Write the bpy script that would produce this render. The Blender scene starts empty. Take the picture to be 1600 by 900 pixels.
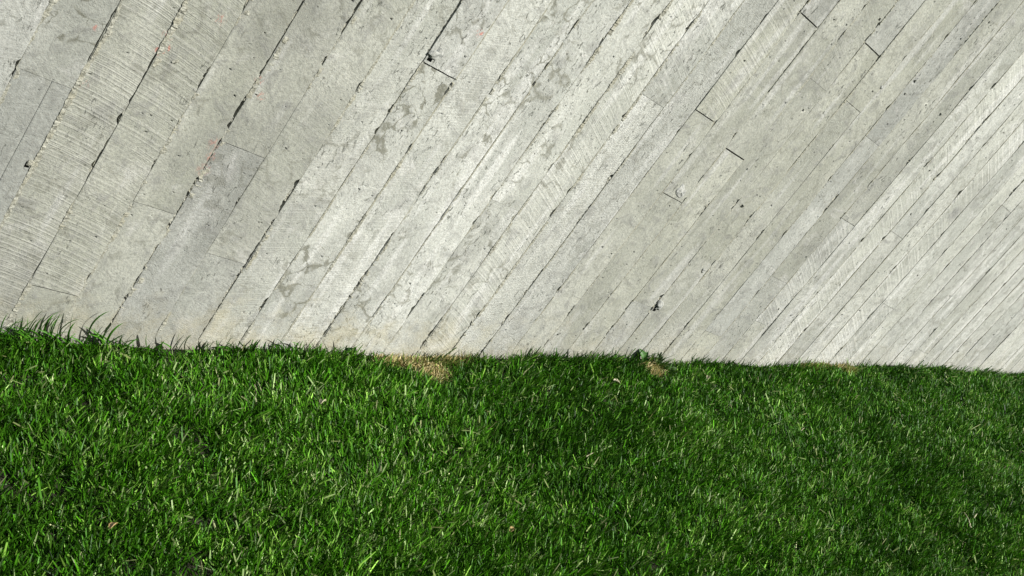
import bpy, math, random
import numpy as np
from mathutils import Matrix, Vector

# ------------------------------------------------------------------ camera, sky, sun, exposure
scene = bpy.context.scene
C = scene.collection
cam_data = bpy.data.cameras.new('camera')
cam = bpy.data.objects.new('camera', cam_data)
C.objects.link(cam)
scene.camera = cam
cam_data.sensor_width = 36.0
cam_data.lens = 34.875
cam_data.clip_start = 0.05
cam_data.clip_end = 2000.0
CAM = np.array([0.0, -1.7933, 1.5882])
CR = np.array([[0.88626633, 0.30647707, -0.34728057],
               [-0.46317598, 0.58643004, -0.66450570],
               [0.0, 0.74978105, 0.66168602]]) 
mw = Matrix.Identity(4)
for i in range(3):
    for j in range(3):
        mw[i][j] = CR[i, j]
    mw[i][3] = CAM[i]
cam.matrix_world = mw

SUN_A = math.radians(27)      # angle above the horizontal, measured along the wall
SUN_P = math.radians(40)      # angle out from the wall face
sv = Vector((math.cos(SUN_P) * math.cos(SUN_A), -math.sin(SUN_P), math.cos(SUN_P) * math.sin(SUN_A)))
sun_data = bpy.data.lights.new('sun', 'SUN')
sun_data.energy = 5.0
sun_data.angle = math.radians(0.5)
sun_data.color = (1.0, 0.98, 0.935)
sun = bpy.data.objects.new('sun', sun_data)
C.objects.link(sun)
sun.rotation_euler = sv.to_track_quat('Z', 'Y').to_euler()
sun.location = (3, -4, 4)

world = bpy.data.worlds.new('World')
scene.world = world
world.use_nodes = True
wn = world.node_tree
sky = wn.nodes.new('ShaderNodeTexSky')
sky.sky_type = 'NISHITA'
sky.sun_disc = False
sky.sun_elevation = math.asin(sv.z)
sky.sun_rotation = math.atan2(sv.x, sv.y)
bg = wn.nodes['Background']
bg.inputs['Strength'].default_value = 0.05
wn.links.new(sky.outputs[0], bg.inputs[0])

scene.view_settings.view_transform = 'Standard'
scene.view_settings.look = 'None'
scene.view_settings.gamma = 1.0
scene.view_settings.use_curve_mapping = False
scene.view_settings.exposure = 0.38

scene.cycles.max_bounces = 5
scene.cycles.diffuse_bounces = 1
scene.cycles.glossy_bounces = 1
scene.cycles.transmission_bounces = 3

# ------------------------------------------------------------------ helpers
rng = np.random.default_rng(7)
random.seed(7)
SL = -0.5063                   # fall of the lawn along the wall
ANG = 0.8727935                # slant of the form boards
CA, SA = math.cos(ANG), math.sin(ANG)


def project(P):
    d = (np.asarray(P) - CAM) @ CR
    z = -d[..., 2]
    z = np.where(z < 1e-3, 1e-3, z)
    return 0.5 + d[..., 0] / z * 1550 / 1600, 0.5 - d[..., 1] / z * 1550 / 900, -d[..., 2]


def noise1(x, seed, oct=3):
    x = np.asarray(x, float)
    out = np.zeros_like(x)
    amp = 1.0
    tot = 0
    for o in range(oct):
        r = np.random.default_rng(abs(int(seed)) * 131 + o).random(4096)
        xi = np.floor(x).astype(int)
        f = x - xi
        f = f * f * (3 - 2 * f)
        out += amp * (r[xi % 4096] * (1 - f) + r[(xi + 1) % 4096] * f)
        tot += amp
        amp *= 0.55
        x = x * 2.03 + 17.3
    return out / tot


def noise2(x, y, seed, oct=3):
    x = np.asarray(x, float)
    y = np.asarray(y, float)
    out = np.zeros(np.broadcast(x, y).shape)
    amp = 1.0
    tot = 0
    for o in range(oct):
        r = np.random.default_rng(abs(int(seed)) * 131 + o).random((256, 256))
        xi = np.floor(x).astype(int)
        yi = np.floor(y).astype(int)
        fx = x - xi
        fy = y - yi
        fx = fx * fx * (3 - 2 * fx)
        fy = fy * fy * (3 - 2 * fy)
        a = r[xi % 256, yi % 256]
        b = r[(xi + 1) % 256, yi % 256]
        c = r[xi % 256, (yi + 1) % 256]
        d = r[(xi + 1) % 256, (yi + 1) % 256]
        out += amp * ((a * (1 - fx) + b * fx) * (1 - fy) + (c * (1 - fx) + d * fx) * fy)
        tot += amp
        amp *= 0.55
        x = x * 2.03 + 11.7
        y = y * 2.03 + 5.1
    return out / tot


def mesh_np(name, verts, quads=None, tris=None, smooth=True):
    verts = np.ascontiguousarray(verts, dtype=np.float32)
    me = bpy.data.meshes.new(name)
    nq = 0 if quads is None else len(quads)
    nt = 0 if tris is None else len(tris)
    me.vertices.add(len(verts))
    me.vertices.foreach_set('co', verts.ravel())
    loops = []
    if nq:
        loops.append(np.asarray(quads, np.int32).ravel())
    if nt:
        loops.append(np.asarray(tris, np.int32).ravel())
    lv = np.concatenate(loops)
    me.loops.add(len(lv))
    me.loops.foreach_set('vertex_index', lv)
    me.polygons.add(nq + nt)
    starts = np.concatenate([np.arange(nq) * 4, nq * 4 + np.arange(nt) * 3]).astype(np.int32)
    me.polygons.foreach_set('loop_start', starts)
    me.update(calc_edges=True)
    me.polygons.foreach_set('use_smooth', np.full(nq + nt, smooth))
    return me


def link(name, me, mat=None, parent=None):
    o = bpy.data.objects.new(name, me)
    C.objects.link(o)
    if mat is not None and me is not None:
        me.materials.append(mat)
    if parent is not None:
        o.parent = parent
        o.matrix_parent_inverse = parent.matrix_basis.inverted()
    return o


def tag(o, label, cat=None, group=None, kind=None):
    o['label'] = label
    if cat:
        o['category'] = cat
    if group:
        o['group'] = group
    if kind:
        o['kind'] = kind
    return o


def vattr(me, name, data, typ='FLOAT'):
    a = me.attributes.new(name, typ, 'POINT')
    data = np.ascontiguousarray(data, np.float32)
    a.data.foreach_set({'FLOAT': 'value', 'FLOAT_VECTOR': 'vector', 'FLOAT_COLOR': 'color'}[typ], data.ravel())


class NT:
    def __init__(self, name):
        self.m = bpy.data.materials.new(name)
        self.m.use_nodes = True
        self.t = self.m.node_tree
        self.b = self.t.nodes['Principled BSDF']
        self.out = self.t.nodes['Material Output']

    def n(self, typ, **kw):
        nd = self.t.nodes.new(typ)
        for k, v in kw.items():
            setattr(nd, k, v)
        return nd

    def set(self, sock, v):
        if hasattr(v, 'bl_idname') or hasattr(v, 'is_output'):
            self.t.links.new(v, sock)
        else:
            sock.default_value = v

    def math(self, op, a, b=None, c=None, clamp=False):
        nd = self.n('ShaderNodeMath', operation=op, use_clamp=clamp)
        self.set(nd.inputs[0], a)
        if b is not None:
            self.set(nd.inputs[1], b)
        if c is not None:
            self.set(nd.inputs[2], c)
        return nd.outputs[0]

    def vmath(self, op, a, b=None):
        nd = self.n('ShaderNodeVectorMath', operation=op)
        self.set(nd.inputs[0], a)
        if b is not None:
            self.set(nd.inputs[1], b)
        return nd.outputs[1] if op in ('LENGTH', 'DISTANCE', 'DOT_PRODUCT') else nd.outputs[0]

    def attr(self, name, out=2):
        nd = self.n('ShaderNodeAttribute', attribute_name=name)
        return nd.outputs[out]

    def noise(self, vec, scale, detail=3.0, rough=0.55, dist=0.0, dim='3D', w=None):
        nd = self.n('ShaderNodeTexNoise', noise_dimensions=dim)
        if vec is not None:
            self.set(nd.inputs['Vector'], vec)
        if w is not None:
            self.set(nd.inputs['W'], w)
        nd.inputs['Scale'].default_value = scale
        nd.inputs['Detail'].default_value = detail
        nd.inputs['Roughness'].default_value = rough
        nd.inputs['Distortion'].default_value = dist
        return nd.outputs[0]

    def ramp(self, v, lo, hi, a=0.0, b=1.0, smooth=True):
        nd = self.n('ShaderNodeMapRange', interpolation_type='SMOOTHSTEP' if smooth else 'LINEAR')
        self.set(nd.inputs[0], v)
        nd.inputs[1].default_value = lo
        nd.inputs[2].default_value = hi
        nd.inputs[3].default_value = a
        nd.inputs[4].default_value = b
        return nd.outputs[0]

    def mix(self, f, a, b, mode='MIX'):
        nd = self.n('ShaderNodeMix', data_type='RGBA', blend_type=mode)
        self.set(nd.inputs[0], f)
        for s, v in ((nd.inputs[6], a), (nd.inputs[7], b)):
            if isinstance(v, tuple):
                v = v if len(v) == 4 else v + (1.0,)
            self.set(s, v)
        return nd.outputs[2]

    def scale(self, vec, s):
        nd = self.n('ShaderNodeVectorMath', operation='MULTIPLY')
        self.set(nd.inputs[0], vec)
        nd.inputs[1].default_value = s
        return nd.outputs[0]

    def bump(self, h, strength, dist, normal=None):
        nd = self.n('ShaderNodeBump')
        nd.inputs['Strength'].default_value = strength
        nd.inputs['Distance'].default_value = dist
        self.set(nd.inputs['Height'], h)
        if normal is not None:
            self.set(nd.inputs['Normal'], normal)
        return nd.outputs[0]

# ------------------------------------------------------------------ materials
def concrete_material():
    t = NT('board_marked_concrete')
    puv = t.attr('puv', 1)                     # across board, along board, panel seed (metres)
    tone = t.attr('tone', 2)
    warm = t.attr('warm', 2)
    saw_s = t.attr('saw_strength', 2)
    saw_p = t.attr('saw_phase', 2)
    rough_s = t.attr('rough_strength', 2)
    crack_s = t.attr('crack_strength', 2)
    geo = t.n('ShaderNodeNewGeometry')
    pos = geo.outputs['Position']
    # colour: cement film, warm or cool by board
    col = t.mix(warm, (0.410, 0.433, 0.400), (0.434, 0.450, 0.344))
    big = t.attr('blotch', 2)
    col = t.mix(t.ramp(big, 0.30, 0.72), t.mix(0.30, col, (0.22, 0.225, 0.21)), t.mix(0.30, col, (0.62, 0.62, 0.59)))
    stn = t.attr('stain', 2)
    col = t.mix(t.ramp(stn, 0.50, 0.72, 0.0, 0.34), col, (0.20, 0.205, 0.185))
    stk = t.attr('streak', 2)
    col = t.mix(t.ramp(stk, 0.52, 0.74, 0.0, 0.55), col, (0.66, 0.67, 0.645))
    grain = t.noise(t.scale(puv, (90.0, 5.0, 1.0)), 1.0, 3.0, 0.65)     # wood grain along the board
    col = t.mix(t.ramp(grain, 0.45, 0.75, 0.0, 0.30), col, (0.26, 0.265, 0.25))
    cloud = t.noise(pos, 21.0, 5.0, 0.70, 0.6)
    col = t.mix(t.ramp(cloud, 0.50, 0.68, 0.0, 0.66), col, (0.225, 0.23, 0.215))
    lime = t.noise(t.vmath('ADD', pos, (7.3, 1.1, 4.2)), 13.0, 5.0, 0.68, 0.4)
    col = t.mix(t.ramp(lime, 0.56, 0.74, 0.0, 0.5), col, (0.64, 0.64, 0.615))
    fine = t.noise(pos, 160.0, 2.0, 0.6)
    col = t.mix(t.ramp(fine, 0.35, 0.70, 0.0, 0.44), t.mix(0.10, col, (0.7, 0.7, 0.66)), (0.22, 0.22, 0.2))
    # elongated grey flecks left by the wood
    fl = t.noise(t.scale(puv, (150.0, 52.0, 1.0)), 1.0, 3.0, 0.55, 0.8)
    flm = t.attr('fleck_mask', 2)
    flk = t.math('MULTIPLY', t.ramp(fl, 0.60, 0.67), t.ramp(flm, 0.36, 0.56))
    col = t.mix(t.math('MULTIPLY', flk, 0.85), col, (0.13, 0.135, 0.118))
    # crazing veins
    wob = t.n('ShaderNodeTexNoise')
    t.set(wob.inputs['Vector'], pos)
    wob.inputs['Scale'].default_value = 26.0
    wob.inputs['Detail'].default_value = 4.0
    wv = t.vmath('ADD', pos, t.scale(wob.outputs['Color'], (0.055, 0.055, 0.055)))
    vor = t.n('ShaderNodeTexVoronoi', feature='DISTANCE_TO_EDGE')
    t.set(vor.inputs['Vector'], wv)
    vor.inputs['Scale'].default_value = 19.0
    thick = t.ramp(t.attr('vein_width', 2), 0.42, 0.72, 0.014, 0.16)
    vein = t.math('SUBTRACT', 1.0, t.math('DIVIDE', vor.outputs['Distance'], thick, clamp=True))
    vmask = t.ramp(t.attr('vein_mask', 2), 0.43, 0.57)
    vein = t.math('MULTIPLY', t.math('MULTIPLY', vein, vmask), crack_s, clamp=True)
    col = t.mix(t.math('MULTIPLY', vein, 0.85), col, (0.17, 0.17, 0.135))
    # saw lines
    sp = t.math('ADD', saw_p, t.ramp(t.noise(pos, 30.0, 2.0), 0, 1, -0.15, 0.15, False))
    s1 = t.noise(None, 1.0, 2.0, 0.6, dim='1D', w=sp)
    saw = t.ramp(s1, 0.42, 0.68)
    sfade = t.math('MULTIPLY', saw_s, t.ramp(t.attr('saw_mask', 2), 0.25, 0.5, 0.45, 1.0))
    col = t.mix(t.math('MULTIPLY', t.math('MULTIPLY', saw, sfade), 0.30), col, (0.62, 0.62, 0.57))
    # splash of ochre soil above the turf
    sx = t.n('ShaderNodeSeparateXYZ')
    t.set(sx.inputs[0], pos)
    hgt = t.math('SUBTRACT', sx.outputs[2], t.math('MULTIPLY', sx.outputs[0], SL))
    hn = t.math('ADD', hgt, t.ramp(t.noise(pos, 9.0, 5.0, 0.7), 0.25, 0.75, 0.19, -0.16, False))
    dirt = t.ramp(hn, -0.03, 0.19, 1.0, 0.0)
    lx = t.ramp(sx.outputs[0], 0.5, 1.9, 1.0, 0.22)
    col = t.mix(t.math('MULTIPLY', t.math('MULTIPLY', dirt, lx), 0.62), col, (0.42, 0.395, 0.285))
    spk = t.ramp(t.noise(pos, 210.0, 2.0), 0.60, 0.68)
    col = t.mix(t.math('MULTIPLY', t.math('MULTIPLY', spk, t.ramp(hn, 0.0, 0.2, 1.0, 0.0)), 0.5), col, (0.17, 0.12, 0.06))
    # red lumber-crayon marks
    red = None
    for (x, z, r, a) in ((0.196, 0.696, 0.010, .9), (0.214, 0.697, 0.007, .9), (0.217, 0.722, 0.011, .5), (0.100, 0.766, 0.008, .6),
                         (0.318, 0.731, 0.012, .45), (0.242, 0.445, 0.012, .55), (0.255, 0.472, 0.016, .4), (0.221, 0.420, 0.016, .35),
                         (0.050, 0.666, 0.012, .35), (0.857, 0.575, 0.010, .9), (0.368, 0.589, 0.010, .55), (0.366, 0.553, 0.010, .55)):
        d = t.vmath('DISTANCE', t.scale(pos, (1.0, 0.0, 1.0)), (x, 0.0, z))
        mk = t.ramp(d, r * 0.5, r * 1.25, a * 0.6, 0.0)
        red = mk if red is None else t.math('MAXIMUM', red, mk)
    rn = t.ramp(t.noise(t.scale(puv, (260.0, 90.0, 1.0)), 1.0, 3.0), 0.50, 0.58)
    col = t.mix(t.math('MULTIPLY', red, rn), col, (0.62, 0.13, 0.085))
    # one sooty thumb mark
    d = t.vmath('DISTANCE', t.scale(pos, (1.0, 0.0, 1.0)), (2.737, 0.0, -0.573))
    col = t.mix(t.ramp(d, 0.008, 0.045, 0.6, 0.0), col, (0.16, 0.16, 0.16))
    tc = t.n('ShaderNodeVectorMath', operation='SCALE')
    t.set(tc.inputs[0], col)
    t.set(tc.inputs['Scale'], tone)
    t.set(t.b.inputs['Base Color'], tc.outputs[0])
    t.b.inputs['Roughness'].default_value = 0.86
    t.b.inputs['Specular IOR Level'].default_value = 0.28
    # relief, in metres, as one height
    h1 = t.noise(pos, 330.0, 2.0, 0.65)
    h2 = t.noise(t.scale(puv, (160.0, 420.0, 1.0)), 1.0, 2.0, 0.6, 0.7)
    h = t.math('MULTIPLY', h1, 0.0009)
    h = t.math('ADD', h, t.math('MULTIPLY', t.math('MULTIPLY', h2, rough_s), 0.0020))
    h = t.math('ADD', h, t.math('MULTIPLY', t.math('MULTIPLY', saw, sfade), 0.0005))
    h = t.math('ADD', h, t.math('MULTIPLY', grain, 0.0011))
    h = t.math('ADD', h, t.math('MULTIPLY', cloud, 0.0040))
    h = t.math('SUBTRACT', h, t.math('MULTIPLY', flk, 0.0006))
    t.set(t.b.inputs['Normal'], t.bump(h, 1.0, 1.0))
    return t.m


def grit_material(name, c0, c1, c2, sc=190.0):
    t = NT(name)
    pos = t.n('ShaderNodeNewGeometry').outputs['Position']
    a = t.noise(pos, sc, 3.0, 0.6)
    b = t.noise(pos, 35.0, 3.0)
    col = t.mix(t.ramp(a, 0.35, 0.65), c0, c1)
    col = t.mix(t.ramp(b, 0.42, 0.66, 0.0, 0.8), col, c2)
    t.set(t.b.inputs['Base Color'], col)
    t.b.inputs['Roughness'].default_value = 0.92
    t.b.inputs['Specular IOR Level'].default_value = 0.2
    t.set(t.b.inputs['Normal'], t.bump(t.noise(pos, 420.0, 3.0), 0.9, 0.002))
    return t.m


M_CON = concrete_material()
M_GRIT = grit_material('sandy_grout', (0.20, 0.20, 0.165), (0.45, 0.45, 0.385), (0.34, 0.33, 0.255))
M_CORE = grit_material('rough_core_concrete', (0.20, 0.19, 0.16), (0.28, 0.27, 0.23), (0.22, 0.20, 0.16), 60.0)
M_SPALL = grit_material('broken_concrete', (0.26, 0.27, 0.255), (0.50, 0.51, 0.48), (0.38, 0.385, 0.35), 150.0)

# ------------------------------------------------------------------ the lawn surface
def ground_z(x, y):
    x = np.asarray(x, float)
    y = np.asarray(y, float)
    xs = np.where(np.abs(x) < 9, x, np.sign(x) * (9 + 14 * np.tanh((np.abs(x) - 9) / 14)))
    near = np.clip(-y / 0.25, 0, 1)
    rise = (0.028 * np.exp(-((x + 0.42) / 0.24) ** 2) + 0.013 * np.exp(-((x - 1.12) / 0.22) ** 2) - 0.010 * np.exp(-((x - 0.62) / 0.14) ** 2)
            + 0.012 * np.exp(-((x - 2.75) / 0.45) ** 2) - 0.010 * np.exp(-((x - 3.55) / 0.2) ** 2))
    rise = rise * np.exp(np.clip(y, -2, 0) / 0.12) * (np.abs(y) < 2)
    und = (noise2(x * 3.1 + 40, y * 3.1 + 40, 3, 3) - 0.5) * 0.045 * near
    edge = 0.005 + (noise1(x * 5.0 + 50, 19, 2) - 0.5) * 0.030
    return SL * xs + und + edge + rise


def axis(lo, hi, a, b, step, far):
    v = [np.arange(a, b + 1e-6, step)]
    s = step
    x = b
    r = []
    while x < hi:
        s *= 1.35
        x += s
        r.append(x)
    s = step
    x = a
    l = []
    while x > lo:
        s *= 1.35
        x -= s
        l.append(x)
    return np.concatenate([np.array(l[::-1]), v[0], np.array(r)])


gx = axis(-400, 400, -2.5, 6.5, 0.05, 400)
gy = axis(-400, 400, -3.0, 0.3, 0.05, 400)
GX, GY = np.meshgrid(gx, gy, indexing='ij')
GZ = ground_z(GX, GY)
nx, ny = GX.shape
ii = np.arange(nx * ny).reshape(nx, ny)
q = np.stack([ii[:-1, :-1], ii[1:, :-1], ii[1:, 1:], ii[:-1, 1:]], -1).reshape(-1, 4)
t = NT('thatch_and_soil')
pos = t.n('ShaderNodeNewGeometry').outputs['Position']
col = t.mix(t.ramp(t.noise(pos, 45.0, 5.0, 0.65), 0.35, 0.65), (0.010, 0.014, 0.005), (0.032, 0.028, 0.013))
dist = t.vmath('LENGTH', t.scale(pos, (1.0, 1.0, 0.0)))
far_c = t.mix(t.ramp(t.noise(pos, 3.0, 6.0, 0.7), 0.3, 0.7), (0.030, 0.075, 0.012), (0.060, 0.120, 0.025))
col = t.mix(t.ramp(dist, 4.5, 7.5), col, far_c)
t.set(t.b.inputs['Base Color'], col)
t.b.inputs['Roughness'].default_value = 0.95
t.set(t.b.inputs['Normal'], t.bump(t.noise(pos, 140.0, 4.0), 1.0, 0.006))
g = link('ground', mesh_np('ground', np.stack([GX, GY, GZ], -1).reshape(-1, 3), q), t.m)
tag(g, 'sloping dark soil and thatch under the lawn', kind='structure')

# ------------------------------------------------------------------ the wall
WX0, WX1, WTOP = -3.6, 9.0, 2.3
KMIN, KMAX = -40, 92
SEAM = [-0.5009, -0.4004, -0.299, -0.1973, -0.1007, 0.0046, 0.1045, 0.204, 0.3015, 0.4023, 0.4974, 0.5957, 0.6986, 0.8019, 0.9015,
        1.0025, 1.1012, 1.2005, 1.3019, 1.4036, 1.5026, 1.6023, 1.7022, 1.7993, 1.9011, 1.9979, 2.0954, 2.2004, 2.3013, 2.3974,
        2.5011, 2.6056, 2.7, 2.8015, 2.9032, 3.0012, 3.1025, 3.2007, 3.3020, 3.4020, 3.5030, 3.6030, 3.7030, 3.8030]


def seam_u(k):
    if 0 <= k < len(SEAM):
        return SEAM[k]
    return -0.49938 + 0.10003 * k + (np.random.default_rng(900 + k).random() - 0.5) * 0.004


# butt joints: (board, distance along the board, gap in mm, step of the upper piece in mm)
JOINTS = [(0, 0.524, 0.8, 0.8), (4, 0.537, 1.5, 0.9), (3, 0.346, 1.5, 1.0), (5, 0.282, 1.4, 0.8), (2, 0.095, 3.0, 3.0), (7, 0.877, 3.2, 2.5),
          (10, 0.221, 0.8, 0.6), (10, 1.079, 0.0, 0.4), (13, 1.072, 0.8, 1.2), (15, 1.113, 3.0, 2.8), (17, 1.072, 4.2, 3.2),
          (16, 1.466, 3.8, 3.4), (19, 1.522, 3.6, 3.2), (18, 1.357, 0.7, 1.0), (20, 1.373, 1.3, 1.6), (22, 1.332, 0.8, 1.2),
          (16, 0.878, 2.4, 2.4), (19, 0.757, 0.0, 0.6), (18, 0.55, 0.6, 0.7), (22, 0.544, 1.0, 1.0), (24, 0.645, 1.2, 1.2),
          (24, 1.087, 1.6, 1.6), (27, 1.142, 1.2, 1.0), (32, 1.447, 1.2, 1.2), (30, 0.91, 1.2, 1.2), (35, 0.816, 1.4, 1.2),
          (11, 0.658, 0.5, 0.5), (23, 0.809, 0.9, 1.0)]
GAPS = {0: [(0.492, 0.518, 4.1)],
        1: [(0.587, 0.714, 2.2), (0.514, 0.538, 1.7)],
        2: [(0.525, 0.648, 2.4), (0.478, 0.496, 6.0), (0.344, 0.437, 3.1), (0.364, 0.386, 6.1), (0.089, 0.135, 1.9)],
        3: [(0.792, 0.822, 5.0), (0.615, 0.656, 5.1), (0.427, 0.44, 5.2), (0.133, 0.152, 5.5)],
        4: [(0.694, 0.873, 3.5), (0.569, 0.64, 7.6), (0.464, 0.537, 3.1), (0.343, 0.441, 4.3), (0.31, 0.347, 9.3), (0.149, 0.262, 4.4), (0.097, 0.125, 7.4), (0.009, 0.09, 4.7)],
        5: [(0.852, 0.927, 4.3), (0.846, 0.869, 8.6), (0.772, 0.784, 5.8), (0.413, 0.43, 4.6)],
        6: [(0.749, 0.766, 4.7), (0.431, 0.512, 9.7), (0.333, 0.408, 4.1), (0.173, 0.333, 5.0), (0.184, 0.257, 8.4), (0.056, 0.166, 3.0)],
        7: [(0.882, 1.022, 4.2), (0.721, 0.742, 5.0), (0.67, 0.682, 4.9), (0.164, 0.197, 8.9)],
        8: [(0.838, 0.875, 3.5), (0.675, 0.698, 3.6)],
        9: [(0.878, 0.931, 2.8), (0.581, 0.689, 4.2), (0.109, 0.461, 4.4), (0.189, 0.234, 6.0)],
        10: [(1.074, 1.111, 5.7), (0.927, 0.995, 3.9), (0.544, 0.64, 2.4), (0.235, 0.298, 2.5)],
        11: [(1.114, 1.142, 7.1), (0.908, 0.922, 8.3), (0.869, 0.886, 10.4), (0.657, 0.68, 7.5), (0.581, 0.6, 5.4), (0.273, 0.35, 8.0)],
        12: [(1.177, 1.238, 11.7), (0.785, 0.804, 6.7), (0.626, 0.644, 10.3), (0.189, 0.294, 4.8)],
        13: [(1.234, 1.261, 9.0), (0.98, 0.985, 7.0), (0.741, 0.754, 7.1), (0.667, 0.687, 7.2), (0.316, 0.335, 10.0), (0.277, 0.305, 10.0), (0.19, 0.266, 7.5)],
        14: [(0.826, 0.851, 11.2), (0.686, 0.752, 5.5), (0.491, 0.527, 7.8), (0.437, 0.486, 5.7), (0.333, 0.362, 13.1), (0.215, 0.271, 5.8)],
        15: [(1.364, 1.386, 7.5), (1.264, 1.276, 7.5), (1.019, 1.035, 5.2), (0.473, 0.489, 5.5)],
        16: [(1.453, 1.491, 10.4), (1.1, 1.118, 7.7), (0.995, 1.01, 7.8), (0.424, 0.456, 7.2), (0.305, 0.325, 10.2)],
        17: [(1.262, 1.468, 4.4), (1.104, 1.118, 8.1), (0.954, 0.972, 8.6), (0.881, 0.893, 11.6), (0.52, 0.537, 6.0), (0.398, 0.421, 10.6)],
        18: [(1.569, 1.582, 11.4), (1.471, 1.497, 10.1), (0.867, 0.91, 7.6), (0.508, 0.54, 11.0), (0.41, 0.442, 11.1)],
        19: [(1.648, 1.662, 11.9), (1.568, 1.58, 9.0), (1.52, 1.543, 10.5), (0.936, 0.966, 14.3), (0.729, 0.807, 7.7), (0.533, 0.6, 19.8)],
        20: [(1.607, 1.62, 6.3), (1.508, 1.52, 9.4), (0.92, 0.963, 6.7), (0.753, 0.77, 10.1)],
        21: [(1.556, 1.568, 11.5), (1.235, 1.248, 10.2), (0.892, 0.919, 14.0), (0.518, 0.54, 10.9), (0.394, 0.465, 13.9)],
        22: [(1.79, 1.803, 10.1), (1.666, 1.678, 10.2), (1.411, 1.424, 10.5), (1.142, 1.157, 9.0), (0.923, 0.943, 7.3)],
        23: [(1.784, 1.845, 10.5), (1.713, 1.771, 9.2), (1.669, 1.685, 10.7), (1.071, 1.14, 20.7), (0.722, 0.743, 11.6)],
        24: [(1.081, 1.101, 13.7), (1.213, 1.23, 7.8), (0.572, 0.677, 6.1)],
        25: [(1.592, 1.643, 12.5), (1.329, 1.363, 12.0), (1.127, 1.145, 10.1), (0.603, 0.791, 6.3)],
        26: [(1.668, 1.689, 14.2), (1.349, 1.375, 16.7), (1.033, 1.056, 17.2), (0.564, 0.819, 6.2)],
        27: [(1.5, 1.606, 15.3), (1.337, 1.373, 19.6), (1.08, 1.098, 15.6), (0.626, 0.681, 18.3)],
        28: [(1.538, 1.548, 11.2), (1.255, 1.272, 9.1), (0.918, 0.946, 11.7)],
        29: [(1.34, 1.373, 18.8), (1.005, 1.036, 12.1)],
        30: [(1.609, 1.635, 21.6), (1.213, 1.23, 12.4), (0.822, 0.853, 15.3), (0.624, 0.671, 15.5)],
        31: [(1.17, 1.202, 10.3)],
        32: [(1.475, 1.548, 18.8), (1.128, 1.145, 13.5)],
        33: [(0.955, 1.513, 8.9), (1.408, 1.426, 21.8), (1.282, 1.297, 22.0)],
        35: [(1.203, 1.222, 23.8), (0.876, 0.917, 24.3)],
        36: [(1.184, 1.204, 24.7), (1.07, 1.091, 24.8)],
        37: [(1.195, 1.215, 25.5), (1.087, 1.107, 22.5)],
        39: [(0.885, 0.978, 11.1)],
        41: [(0.898, 1.051, 16.2)]}


def v_low(u):
    a = (-0.16 + u * CA * 1.0 + SL * u * SA) / (SA - SL * CA)
    b = (WX0 - u * SA) / CA
    return np.maximum(a, b)


def v_high(u):
    a = (WTOP + u * CA) / SA
    b = (WX1 - u * SA) / CA
    return np.minimum(a, b)


def gap_right(k, v):
    """how far the board left of seam k stops short of it (m)"""
    v = np.asarray(v, float)
    base = 0.0 if k < 14 else (0.0003 if k < 25 else 0.0008)
    w = base + 0.0010 * np.clip(noise1(v * 14, 300 + k, 3) - 0.52, 0, 1) * 5 * (0.5 + 0.5 * (k > 13))
    for (a, b, mm) in GAPS.get(k, []):
        mm = (mm if mm < 6 else 6 + 0.28 * (mm - 6)) * 0.84
        soft = 0.006
        m = np.clip((v - a + soft) / soft, 0, 1) * np.clip((b + soft - v) / soft, 0, 1)
        jag = 0.35 + 1.5 * noise1(v * 140, 500 + k, 2) * (0.55 + 0.6 * noise1(v * 30, 550 + k, 2))
        w = np.maximum(w, m * mm * 0.001 * jag)
    return w + 0.0007 * (noise1(v * 130, 700 + k, 2) - 0.5)


def gap_left(k, v):
    return 0.0004 + 0.0010 * np.clip(noise1(np.asarray(v) * 60, 1100 + k, 2) - 0.45, 0, 1)


def at(u, v):
    return u * SA + v * CA, -u * CA + v * SA


def vsteps(u, v0, v1):
    vs = [v0]
    v = v0
    while v < v1:
        X, Z = at(u, v)
        inside = -0.75 < X < 4.3 and Z < 1.05 - 0.12 * X and Z > SL * X - 0.1
        v += 0.0062 if inside else 0.06
        vs.append(min(v, v1))
    vs = np.array(vs)
    if len(vs) > 2 and vs[-1] - vs[-2] < 0.002:
        vs = np.delete(vs, -2)
    return vs


wall = link('concrete_wall', None)
wall.location = (0, 0, 0)
tag(wall, 'pale grey concrete wall cast against slanting boards, standing behind the lawn', 'wall', kind='thing')

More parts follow.
